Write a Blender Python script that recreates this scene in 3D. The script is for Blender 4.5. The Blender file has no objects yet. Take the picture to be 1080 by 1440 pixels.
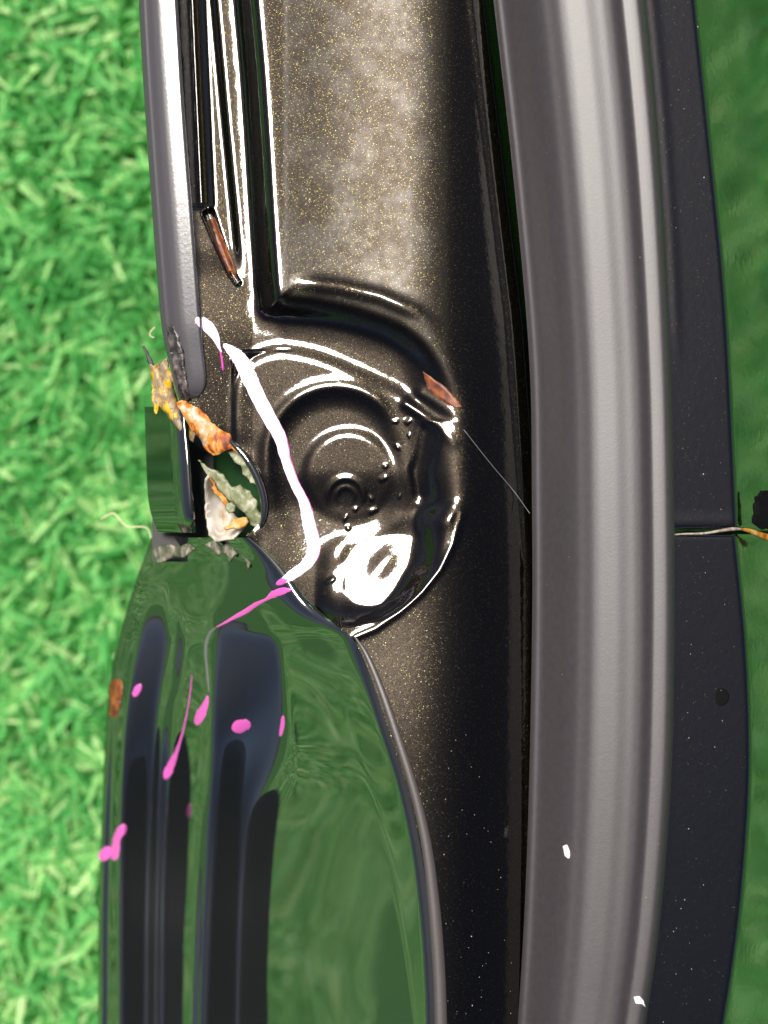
import bpy, bmesh, math, random
import numpy as np
from mathutils import Vector, noise

C = bpy.context.scene
random.seed(7)
rng = np.random.default_rng(11)

# ------------------------------------------------------------------ camera, sky, sun, exposure
MM = 0.001
PX = 0.125            # millimetres per photo pixel on the plane z = 0
DIST = 300.0          # camera height above that plane, millimetres
TURF_Z = -140.0       # top of turf backing, millimetres

cam_d = bpy.data.cameras.new('camera')
cam = bpy.data.objects.new('camera', cam_d)
C.collection.objects.link(cam)
cam.location = (0, 0, DIST * MM)
cam_d.sensor_fit = 'VERTICAL'
cam_d.sensor_height = 24
cam_d.lens = 24 * DIST / (1440 * PX)
cam_d.clip_start = 0.01
cam_d.clip_end = 200
cam_d.dof.use_dof = True
cam_d.dof.focus_distance = (DIST + 4) * MM
cam_d.dof.aperture_fstop = 7.5
C.camera = cam

SUN = Vector((-0.20, 0.30, 0.93)).normalized()
w = bpy.data.worlds.new("World")
C.world = w
w.use_nodes = True
nt = w.node_tree
sky = nt.nodes.new('ShaderNodeTexSky')
sky.sky_type = 'NISHITA'
sky.sun_disc = False
sky.sun_elevation = math.asin(SUN.z)
sky.sun_rotation = math.atan2(SUN.x, SUN.y)
sky.dust_density = 2.0
sky.air_density = 0.22
sky.ozone_density = 0.7
bg = nt.nodes['Background']
nt.links.new(sky.outputs[0], bg.inputs[0])
bg.inputs[1].default_value = 0.05
sun_d = bpy.data.lights.new('sun', 'SUN')
sun_d.energy = 3.2
sun_d.angle = math.radians(22)
sun_d.color = (1.0, 0.95, 0.88)
sun = bpy.data.objects.new('sun', sun_d)
C.collection.objects.link(sun)
sun.rotation_euler = SUN.to_track_quat('Z', 'Y').to_euler()
C.view_settings.view_transform = 'Standard'
C.view_settings.look = 'None'
C.view_settings.gamma = 1
C.view_settings.exposure = 1.3

# ------------------------------------------------------------------ helpers
def world(px, py, z):
    """photo pixel + height (in photo pixels, 0.125 mm) -> metres"""
    px = np.asarray(px, float); py = np.asarray(py, float); z = np.asarray(z, float)
    k = PX * (DIST - z * PX) / DIST * MM
    return np.stack([(px - 540) * k, (720 - py) * k, z * PX * MM], -1)

def ss(t):
    t = np.clip(t, 0, 1)
    return t * t * (3 - 2 * t)

def tag(o, label=None, cat=None, kind=None, group=None):
    if label: o['label'] = label
    if cat: o['category'] = cat
    if kind: o['kind'] = kind
    if group: o['group'] = group
    return o

def link(name, me, mat, parent=None):
    o = bpy.data.objects.new(name, me)
    C.collection.objects.link(o)
    if mat: me.materials.append(mat)
    if parent: o.parent = parent
    return o

def raw_mesh(name, verts, faces, smooth=True):
    me = bpy.data.meshes.new(name)
    verts = np.asarray(verts, np.float32); faces = np.asarray(faces, np.int32)
    nv, nf, k = len(verts), len(faces), faces.shape[1]
    me.vertices.add(nv); me.vertices.foreach_set('co', verts.ravel())
    me.loops.add(nf * k); me.loops.foreach_set('vertex_index', faces.ravel())
    me.polygons.add(nf)
    me.polygons.foreach_set('loop_start', np.arange(nf, dtype=np.int32) * k)
    me.polygons.foreach_set('loop_total', np.full(nf, k, np.int32))
    me.update(calc_edges=True)
    me.polygons.foreach_set('use_smooth', np.full(nf, smooth))
    return me

def grid_mesh(name, X, Y, Z, mat, parent, keep=None, normals=True):
    """a sheet over a (rows, cols) grid of photo pixels, top side up, with exact normals"""
    co = world(X, Y, Z)
    r, c = X.shape
    idx = np.arange(r * c).reshape(r, c)
    q = np.stack([idx[1:, :-1], idx[1:, 1:], idx[:-1, 1:], idx[:-1, :-1]], -1)
    if keep is not None:
        kk = keep[1:, :-1] & keep[1:, 1:] & keep[:-1, 1:] & keep[:-1, :-1]
        q = q[kk]
    q = q.reshape(-1, 4)
    du = np.gradient(co, axis=1); dv = np.gradient(co, axis=0)
    n = np.cross(dv, du)
    n /= np.maximum(np.linalg.norm(n, axis=-1, keepdims=True), 1e-12)
    n[n[..., 2] < 0] *= -1
    used = np.unique(q)
    remap = np.full(r * c, -1, np.int64); remap[used] = np.arange(len(used))
    me = raw_mesh(name, co.reshape(-1, 3)[used], remap[q])
    if normals:
        me.normals_split_custom_set_from_vertices(n.reshape(-1, 3)[used].tolist())
    return link(name, me, mat, parent)

def poly_inside(x, y, poly):
    ins = np.zeros(np.shape(x), bool)
    p = np.asarray(poly, float)
    for (x0, y0), (x1, y1) in zip(p, np.roll(p, -1, 0)):
        c = (y0 > y) != (y1 > y)
        xi = (x1 - x0) * (y - y0) / (y1 - y0 if y1 != y0 else 1e-9) + x0
        ins ^= c & (x < xi)
    return ins

def seg_dist(x, y, pts):
    """distance to a polyline and arc parameter (0..1)"""
    pts = np.asarray(pts, float)
    L = np.concatenate([[0], np.cumsum(np.hypot(*np.diff(pts, axis=0).T))])
    best = np.full(np.shape(x), 1e9); par = np.zeros(np.shape(x))
    for i in range(len(pts) - 1):
        ax, ay = pts[i]; bx, by = pts[i + 1]
        dx, dy = bx - ax, by - ay
        l2 = dx * dx + dy * dy
        t = np.clip(((x - ax) * dx + (y - ay) * dy) / l2, 0, 1)
        d = np.hypot(x - ax - t * dx, y - ay - t * dy)
        m = d < best
        best = np.where(m, d, best)
        par = np.where(m, (L[i] + t * (L[i + 1] - L[i])) / L[-1], par)
    return best, par

def catmull(pts, n=8):
    p = np.asarray(pts, float)
    p = np.vstack([2 * p[0] - p[1], p, 2 * p[-1] - p[-2]])
    out = []
    for i in range(1, len(p) - 2):
        for t in np.arange(n) / n:
            a, b, c, d = p[i - 1], p[i], p[i + 1], p[i + 2]
            out.append(0.5 * (2 * b + (c - a) * t + (2 * a - 5 * b + 4 * c - d) * t * t + (3 * b - 3 * c + d - a) * t ** 3))
    out.append(p[-2])
    return np.array(out)

def ip(v, table):
    """smooth interpolation of a (key, value) table"""
    t = catmull(table, 12)
    return np.interp(v, t[:, 0], t[:, 1])

def blur_rows(A, sig):
    h = int(sig * 3); kk = np.exp(-(np.arange(-h, h + 1) / sig) ** 2); kk /= kk.sum()
    pad = np.concatenate([2 * A[:1] - A[h:0:-1], A, 2 * A[-1:] - A[-2:-h - 2:-1]], 0)
    return np.stack([np.convolve(pad[:, j], kk, mode='valid') for j in range(A.shape[1])], 1)

def rstep(d, hw):
    """rounded step from 0 to 1 across d = -hw..hw"""
    u = np.clip(d / hw, -1, 1)
    return 0.5 + (15 / 16) * (u - 2 * u ** 3 / 3 + u ** 5 / 5)

def vnoise(x, y, seed, scale):
    """cheap smooth value noise on arrays"""
    r = np.random.default_rng(seed)
    T = r.random((64, 64))
    u = x / scale + 100; v = y / scale + 100
    i = np.floor(u).astype(int); j = np.floor(v).astype(int)
    f = (u - i); g = (v - j)
    f = f ** 3 * (f * (6 * f - 15) + 10); g = g ** 3 * (g * (6 * g - 15) + 10)
    a = T[i % 64, j % 64]; b = T[(i + 1) % 64, j % 64]
    c = T[i % 64, (j + 1) % 64]; d = T[(i + 1) % 64, (j + 1) % 64]
    return (a * (1 - f) + b * f) * (1 - g) + (c * (1 - f) + d * f) * g - 0.5

# ------------------------------------------------------------------ materials
def mat_new(name):
    m = bpy.data.materials.new(name); m.use_nodes = True
    return m, m.node_tree, m.node_tree.nodes['Principled BSDF']

def N(t, kind, **kw):
    n = t.nodes.new(kind)
    for k, v in kw.items():
        setattr(n, k, v)
    return n

def flake_paint(name, base, flake_amt=0.022, coat_rough=0.06, base_rough=0.33, ior=1.6, spread=0.20, dry=False):
    """black metallic lacquer: dark metallic ground, gold flakes of random tilt, clear coat"""
    m, t, b = mat_new(name)
    tc = N(t, 'ShaderNodeTexCoord')
    vo = N(t, 'ShaderNodeTexVoronoi'); vo.inputs['Scale'].default_value = 11500
    t.links.new(tc.outputs['Object'], vo.inputs['Vector'])
    sep = N(t, 'ShaderNodeSeparateColor'); t.links.new(vo.outputs['Color'], sep.inputs[0])
    cmp = N(t, 'ShaderNodeMath', operation='LESS_THAN'); cmp.inputs[1].default_value = flake_amt
    t.links.new(sep.outputs[0], cmp.inputs[0])
    hue = N(t, 'ShaderNodeValToRGB')
    e = hue.color_ramp.elements
    e[0].position = 0; e[0].color = (0.09, 0.055, 0.012, 1)
    e[1].position = 1; e[1].color = (0.14, 0.12, 0.09, 1)
    e2 = hue.color_ramp.elements.new(0.5); e2.color = (0.10, 0.075, 0.018, 1)
    e3 = hue.color_ramp.elements.new(0.75); e3.color = (0.055, 0.075, 0.018, 1)
    t.links.new(sep.outputs[1], hue.inputs[0])
    mx = N(t, 'ShaderNodeMix', data_type='RGBA')
    t.links.new(cmp.outputs[0], mx.inputs[0])
    mx.inputs[6].default_value = (*base, 1)
    t.links.new(hue.outputs[0], mx.inputs[7])
    t.links.new(mx.outputs[2], b.inputs['Base Color'])
    b.inputs['Metallic'].default_value = 1
    b.inputs['Roughness'].default_value = base_rough
    # random tilt for each flake
    geo = N(t, 'ShaderNodeNewGeometry')
    sub = N(t, 'ShaderNodeVectorMath', operation='SUBTRACT'); sub.inputs[1].default_value = (0.5, 0.5, 0.5)
    t.links.new(vo.outputs['Color'], sub.inputs[0])
    sc = N(t, 'ShaderNodeVectorMath', operation='SCALE'); sc.inputs['Scale'].default_value = spread
    t.links.new(sub.outputs[0], sc.inputs[0])
    ad = N(t, 'ShaderNodeVectorMath', operation='ADD')
    t.links.new(sc.outputs[0], ad.inputs[0]); t.links.new(geo.outputs['Normal'], ad.inputs[1])
    nm = N(t, 'ShaderNodeVectorMath', operation='NORMALIZE'); t.links.new(ad.outputs[0], nm.inputs[0])
    t.links.new(nm.outputs[0], b.inputs['Normal'])
    b.inputs['Coat Weight'].default_value = 1
    b.inputs['Coat Roughness'].default_value = coat_rough
    b.inputs['Coat IOR'].default_value = ior
    # faint dust and orange peel in the clear coat
    no = N(t, 'ShaderNodeTexNoise'); no.inputs['Scale'].default_value = 800; no.inputs['Detail'].default_value = 5
    t.links.new(tc.outputs['Object'], no.inputs['Vector'])
    bp = N(t, 'ShaderNodeBump'); bp.inputs['Strength'].default_value = 0.14; bp.inputs['Distance'].default_value = 0.0002
    t.links.new(no.outputs[0], bp.inputs['Height'])
    t.links.new(bp.outputs[0], b.inputs['Coat Normal'])
    if dry:  # dry overspray dulls the lacquer where the attribute says so
        an = N(t, 'ShaderNodeAttribute'); an.attribute_name = 'dry'
        mr = N(t, 'ShaderNodeMapRange'); mr.inputs[3].default_value = coat_rough; mr.inputs[4].default_value = 0.42
        t.links.new(an.outputs['Fac'], mr.inputs[0]); t.links.new(mr.outputs[0], b.inputs['Coat Roughness'])
        mw = N(t, 'ShaderNodeMapRange'); mw.inputs[3].default_value = 1.0; mw.inputs[4].default_value = 0.16
        t.links.new(an.outputs['Fac'], mw.inputs[0]); t.links.new(mw.outputs[0], b.inputs['Coat Weight'])
    return m

def plain(name, col, rough=0.5, ior=1.5, metallic=0.0, bump=0.0, bscale=800, var=0.0, vscale=300, coat=0.0):
    m, t, b = mat_new(name)
    b.inputs['Base Color'].default_value = (*col, 1)
    b.inputs['Roughness'].default_value = rough
    b.inputs['IOR'].default_value = ior
    b.inputs['Metallic'].default_value = metallic
    b.inputs['Coat Weight'].default_value = coat
    tc = N(t, 'ShaderNodeTexCoord')
    if var:
        no = N(t, 'ShaderNodeTexNoise'); no.inputs['Scale'].default_value = vscale; no.inputs['Detail'].default_value = 5
        t.links.new(tc.outputs['Object'], no.inputs['Vector'])
        mr = N(t, 'ShaderNodeMapRange'); mr.inputs[1].default_value = 0.3; mr.inputs[2].default_value = 0.7
        mr.inputs[3].default_value = 1 - var; mr.inputs[4].default_value = 1 + var
        t.links.new(no.outputs[0], mr.inputs[0])
        vm = N(t, 'ShaderNodeVectorMath', operation='SCALE'); vm.inputs[0].default_value = col
        t.links.new(mr.outputs[0], vm.inputs['Scale'])
        t.links.new(vm.outputs[0], b.inputs['Base Color'])
    if bump:
        n2 = N(t, 'ShaderNodeTexNoise'); n2.inputs['Scale'].default_value = bscale; n2.inputs['Detail'].default_value = 4
        t.links.new(tc.outputs['Object'], n2.inputs['Vector'])
        bp = N(t, 'ShaderNodeBump'); bp.inputs['Strength'].default_value = bump; bp.inputs['Distance'].default_value = 0.0003
        t.links.new(n2.outputs[0], bp.inputs['Height'])
        t.links.new(bp.outputs[0], b.inputs['Normal'])
    return m

def two_tone(name, a, bcol, scale, lo, hi, rough=0.7, bump=0.4, third=None):
    m, t, b = mat_new(name)
    tc = N(t, 'ShaderNodeTexCoord')
    no = N(t, 'ShaderNodeTexNoise'); no.inputs['Scale'].default_value = scale; no.inputs['Detail'].default_value = 6
    no.inputs['Distortion'].default_value = 0.6
    t.links.new(tc.outputs['Object'], no.inputs['Vector'])
    cr = N(t, 'ShaderNodeValToRGB')
    e = cr.color_ramp.elements
    e[0].position = lo; e[0].color = (*a, 1)
    e[1].position = hi; e[1].color = (*bcol, 1)
    if third:
        q = cr.color_ramp.elements.new((lo + hi) / 2); q.color = (*third, 1)
    t.links.new(no.outputs[0], cr.inputs[0])
    t.links.new(cr.outputs[0], b.inputs['Base Color'])
    b.inputs['Roughness'].default_value = rough
    n2 = N(t, 'ShaderNodeTexNoise'); n2.inputs['Scale'].default_value = scale * 4; n2.inputs['Detail'].default_value = 5
    t.links.new(tc.outputs['Object'], n2.inputs['Vector'])
    bp = N(t, 'ShaderNodeBump'); bp.inputs['Strength'].default_value = bump; bp.inputs['Distance'].default_value = 0.0005
    t.links.new(n2.outputs[0], bp.inputs['Height'])
    t.links.new(bp.outputs[0], b.inputs['Normal'])
    return m

M_FLAKE = flake_paint('flake_paint', (0.0135, 0.0102, 0.0068), dry=True)
M_SIDE = flake_paint('side_paint', (0.0035, 0.0032, 0.003), flake_amt=0.003, ior=2.2, coat_rough=0.06, base_rough=0.5)
M_GLOSS = plain('gloss_black', (0.006, 0.007, 0.006), rough=0.02, ior=2.7, bump=0.015, bscale=120)
M_SEAL = plain('satin_rubber', (0.032, 0.027, 0.030), rough=0.48, ior=1.6, bump=0.05, bscale=2500, var=0.1, vscale=900)
M_TRIM = plain('satin_trim', (0.045, 0.042, 0.047), rough=0.2, ior=1.7, bump=0.04, bscale=1500)
M_VOID = plain('black_steel_and_gap_shade', (0.01, 0.01, 0.01), rough=0.6)  # matte black for the metal sliver and the painted shade in the gap
M_PLUG = plain('black_plug_rubber', (0.0025, 0.0025, 0.003), rough=0.85, ior=1.2)
def streaky(name, cols, rot, scale=(520, 210, 520), rough=0.6, bump=0.5, noise2=500):
    """stained, fibrous surface: noise drawn out along one direction, mixed with blotches"""
    m, t, b = mat_new(name)
    tc = N(t, 'ShaderNodeTexCoord')
    mp = N(t, 'ShaderNodeMapping'); mp.inputs['Rotation'].default_value = (0, 0, math.radians(rot)); mp.inputs['Scale'].default_value = scale
    t.links.new(tc.outputs['Object'], mp.inputs[0])
    no = N(t, 'ShaderNodeTexNoise'); no.inputs['Scale'].default_value = 1; no.inputs['Detail'].default_value = 7; no.inputs['Distortion'].default_value = 1.6
    t.links.new(mp.outputs[0], no.inputs['Vector'])
    n2 = N(t, 'ShaderNodeTexNoise'); n2.inputs['Scale'].default_value = noise2; n2.inputs['Detail'].default_value = 4
    t.links.new(tc.outputs['Object'], n2.inputs['Vector'])
    mx = N(t, 'ShaderNodeMix', data_type='FLOAT'); mx.inputs[0].default_value = 0.45
    t.links.new(no.outputs[0], mx.inputs[2]); t.links.new(n2.outputs[0], mx.inputs[3])
    cr = N(t, 'ShaderNodeValToRGB')
    e = cr.color_ramp.elements
    lo, hi = 0.36, 0.64
    e[0].position = lo; e[0].color = (*cols[0], 1)
    e[1].position = hi; e[1].color = (*cols[-1], 1)
    for k, c in enumerate(cols[1:-1]):
        q = e.new(lo + (hi - lo) * (k + 1) / (len(cols) - 1)); q.color = (*c, 1)
    t.links.new(mx.outputs[0], cr.inputs[0])
    t.links.new(cr.outputs[0], b.inputs['Base Color'])
    b.inputs['Roughness'].default_value = rough
    bp = N(t, 'ShaderNodeBump'); bp.inputs['Strength'].default_value = bump; bp.inputs['Distance'].default_value = 0.0003
    t.links.new(mx.outputs[0], bp.inputs['Height']); t.links.new(bp.outputs[0], b.inputs['Normal'])
    return m
M_CHIP = streaky('chipped_paint', [(0.008, 0.007, 0.007), (0.012, 0.010, 0.010), (0.07, 0.055, 0.05), (0.16, 0.13, 0.12)], 8, rough=0.4, bump=0.3)
M_RUST = streaky('rust', [(0.09, 0.018, 0.006), (0.30, 0.07, 0.010), (0.52, 0.19, 0.015), (0.46, 0.30, 0.17), (0.55, 0.48, 0.42)], 42, rough=0.65, bump=0.6)
M_RUSTD = streaky('dark_rust', [(0.05, 0.012, 0.005), (0.14, 0.035, 0.01), (0.26, 0.09, 0.02)], 20, rough=0.5, bump=0.3)
M_YELLOW = streaky('yellow_sealant', [(0.62, 0.27, 0.002), (0.62, 0.36, 0.01), (0.20, 0.15, 0.10), (0.26, 0.20, 0.14), (0.6, 0.30, 0.004)], 16, (700, 130, 700), rough=0.5, bump=0.4, noise2=350)
M_CREAM = streaky('cream_primer', [(0.20, 0.12, 0.06), (0.34, 0.29, 0.22), (0.44, 0.41, 0.36), (0.46, 0.43, 0.38)], 10, (300, 120, 300), rough=0.6, bump=0.2, noise2=220)
M_BURNT = streaky('burnt_orange', [(0.16, 0.04, 0.006), (0.40, 0.15, 0.01), (0.46, 0.24, 0.04), (0.40, 0.32, 0.22)], 30, rough=0.6, bump=0.4)
M_SAGE = streaky('sage_sealant', [(0.07, 0.085, 0.035), (0.13, 0.145, 0.07), (0.20, 0.21, 0.12), (0.30, 0.29, 0.22)], 48, (500, 200, 500), rough=0.5, bump=0.7)
M_FLUFF = streaky('grey_debris', [(0.015, 0.02, 0.01), (0.04, 0.05, 0.025), (0.12, 0.11, 0.08), (0.25, 0.22, 0.18)], 60, rough=0.7, bump=0.6)
M_TURF_REFL = plain('painted_turf_reflection', (0.012, 0.045, 0.014), rough=0.4, bump=0.1, bscale=200)  # even green painting the turf reflection inside the hole
M_CRUST = streaky('seam_crust', [(0.10, 0.05, 0.03), (0.24, 0.20, 0.16), (0.36, 0.33, 0.30)], 80, rough=0.7)
M_PINK_SUN = plain('sunlit_pink_marker', (0.86, 0.66, 0.84), rough=0.35, bump=0.2, bscale=900)  # paler copy of the pink marker, sun glare put into its colour
M_PINK = plain('pink_marker', (0.52, 0.09, 0.36), rough=0.35, bump=0.2, bscale=900)
M_PURPLE = plain('purple_marker', (0.35, 0.02, 0.22), rough=0.4)
M_SMEAR = plain('faint_marker', (0.10, 0.10, 0.10), rough=0.4)
M_WHITE = plain('pale_chip', (0.78, 0.74, 0.68), rough=0.7, bump=0.5)
M_STRAW = plain('straw', (0.62, 0.55, 0.34), rough=0.7)

# ------------------------------------------------------------------ ground and turf
def flat_sheet(name, x0, x1, y0, y1, z, mat):
    me = raw_mesh(name, [(x0, y0, z), (x1, y0, z), (x1, y1, z), (x0, y1, z)], [(0, 1, 2, 3)], False)
    return link(name, me, mat)

M_BACK = two_tone('turf_backing_green', (0.012, 0.075, 0.012), (0.05, 0.22, 0.03), 160, 0.35, 0.7, rough=0.9, bump=0.6)
tag(flat_sheet('ground', -12, 12, -12, 12, TURF_Z * MM, M_BACK), kind='structure')

def turf():
    """thousands of curved plastic blades, one sheet of pile"""
    def field(n, x0, x1, y0, y1):
        return np.stack([rng.uniform(x0, x1, n), rng.uniform(y0, y1, n)], -1)
    roots = np.vstack([field(36000, -150, -25, -190, 190), field(26000, -420, -150, -300, 300), field(26000, 75, 330, -330, 330), field(24000, -800, -420, -330, 330)])
    # pile grows in tufts
    tx = np.round(roots[:, 0] / 5.5) * 5.5; ty = np.round(roots[:, 1] / 5.5) * 5.5
    jit = np.stack([np.sin(tx * 12.9 + ty * 78.2) * 2.2, np.sin(tx * 39.3 + ty * 11.1) * 2.2], -1)
    c = np.stack([tx, ty], -1) + jit
    roots = c + (roots - np.stack([tx, ty], -1)) * 0.55
    n = len(roots)
    ang = rng.uniform(0, 2 * np.pi, n)
    lean = rng.normal(0, 1, (n, 2)) * 0.35
    d = np.stack([np.cos(ang), np.sin(ang)], -1)
    L = rng.uniform(9, 26, n)
    wid = rng.uniform(0.6, 1.35, n)
    bend = rng.uniform(0.15, 1.3, n)
    segs = 4
    V = []
    for s in range(segs + 1):
        t = s / segs
        a = bend * t * 1.25
        out = L * t * (0.25 + 0.75 * t) * np.sin(a) * 0.95
        z = L * t * np.cos(a * 0.72)
        p = roots + d * out[:, None] + lean * (L * t * 0.3)[:, None]
        tw = ang + np.pi / 2 + rng.normal(0, 0.25, n)
        wd = wid * (1 - 0.45 * t ** 2) * (0.5 if s == segs else 1)
        off = np.stack([np.cos(tw), np.sin(tw)], -1) * wd[:, None]
        for sgn in (-1, 1):
            V.append(np.column_stack([p + sgn * off, TURF_Z + np.maximum(z, 0.5) + sgn * wid * 0.35]))
    V = np.stack(V, 1).reshape(-1, 3) * MM
    base = (np.arange(n) * (2 * (segs + 1)))[:, None, None]
    q = np.array([[2 * s, 2 * s + 1, 2 * s + 3, 2 * s + 2] for s in range(segs)])[None]
    F = (base + q).reshape(-1, 4)
    me = raw_mesh('turf', V, F)
    tone = np.clip(0.08 + rng.random(n) * 0.97 + 0.25 * vnoise(roots[:, 0], roots[:, 1], 31, 30) + 0.16 * ss((-roots[:, 1] - 20) / 90) * ss((-roots[:, 0] - 60) / 60), 0, 1)
    at = me.attributes.new('tone', 'FLOAT', 'POINT')
    at.data.foreach_set('value', np.repeat(tone, 2 * (segs + 1)).astype(np.float32))
    m, t, b = mat_new('plastic_grass')
    an = N(t, 'ShaderNodeAttribute'); an.attribute_name = 'tone'
    cr = N(t, 'ShaderNodeValToRGB')
    e = cr.color_ramp.elements
    e[0].position = 0; e[0].color = (0.06, 0.30, 0.07, 1)
    e[1].position = 1; e[1].color = (0.66, 0.90, 0.44, 1)
    for p, col in ((0.35, (0.11, 0.44, 0.12)), (0.7, (0.22, 0.60, 0.20)), (0.93, (0.42, 0.76, 0.28))):
        x = cr.color_ramp.elements.new(p); x.color = (*col, 1)
    t.links.new(an.outputs['Fac'], cr.inputs[0])
    t.links.new(cr.outputs[0], b.inputs['Base Color'])
    b.inputs['Roughness'].default_value = 0.38
    tr = N(t, 'ShaderNodeBsdfTranslucent'); t.links.new(cr.outputs[0], tr.inputs[0])
    ms = N(t, 'ShaderNodeMixShader'); ms.inputs[0].default_value = 0.5
    t.links.new(b.outputs[0], ms.inputs[1]); t.links.new(tr.outputs[0], ms.inputs[2])
    t.links.new(ms.outputs[0], t.nodes['Material Output'].inputs[0])
    o = link('turf', me, m)
    return tag(o, 'bright green artificial grass pile lying under and left of the black car', 'artificial grass', 'stuff')
turf()

# ------------------------------------------------------------------ the damaged car body
car = bpy.data.objects.new('car_body', None)
C.collection.objects.link(car)
car.empty_display_size = 0.05
car.location = (0, 0, TURF_Z * MM)
tag(car, 'damaged glossy black car body corner with torn rusty metal and pink marker lines', 'car body')
bpy.context.view_layer.update()
class _P:  # children keep their world place
    pass
def part(o):
    o.parent = car
    o.matrix_parent_inverse = car.matrix_world.inverted()
    return o

RIDGE = catmull([(344, 752), (372, 774), (402, 805), (430, 842), (470, 878), (500, 905), (524, 960), (547, 1030), (570, 1100), (589, 1180), (601, 1260), (609, 1350), (613, 1440), (616, 1600)], 10)
def ridge_x(y):
    return np.interp(y, RIDGE[:, 1], RIDGE[:, 0])

WALL_L = [(331, -300), (346, 0), (355, 100), (362, 200), (368, 300), (375, 400), (380, 432)]
WALL_B = catmull([(380, 432), (410, 436), (450, 440), (500, 450), (555, 470), (600, 502), (635, 548), (656, 592), (668, 640)], 8)
ARC_A = catmull([(328, 640), (324, 590), (330, 540), (348, 508), (390, 491), (440, 498), (490, 517), (560, 550), (615, 585), (655, 620)], 8)
WELDS = [(555, 592, 5), (573, 590, 6), (575, 611, 4), (557, 626, 7), (541, 655, 4), (538, 671, 6), (562, 697, 4), (521, 699, 6), (499, 715, 4), (524, 716, 7), (486, 727, 6), (489, 741, 5), (466, 813, 5), (460, 818, 5), (454, 835, 4), (636, 706, 6), (500, 880, 5), (508, 886, 4), (328, 503, 5)]

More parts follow.
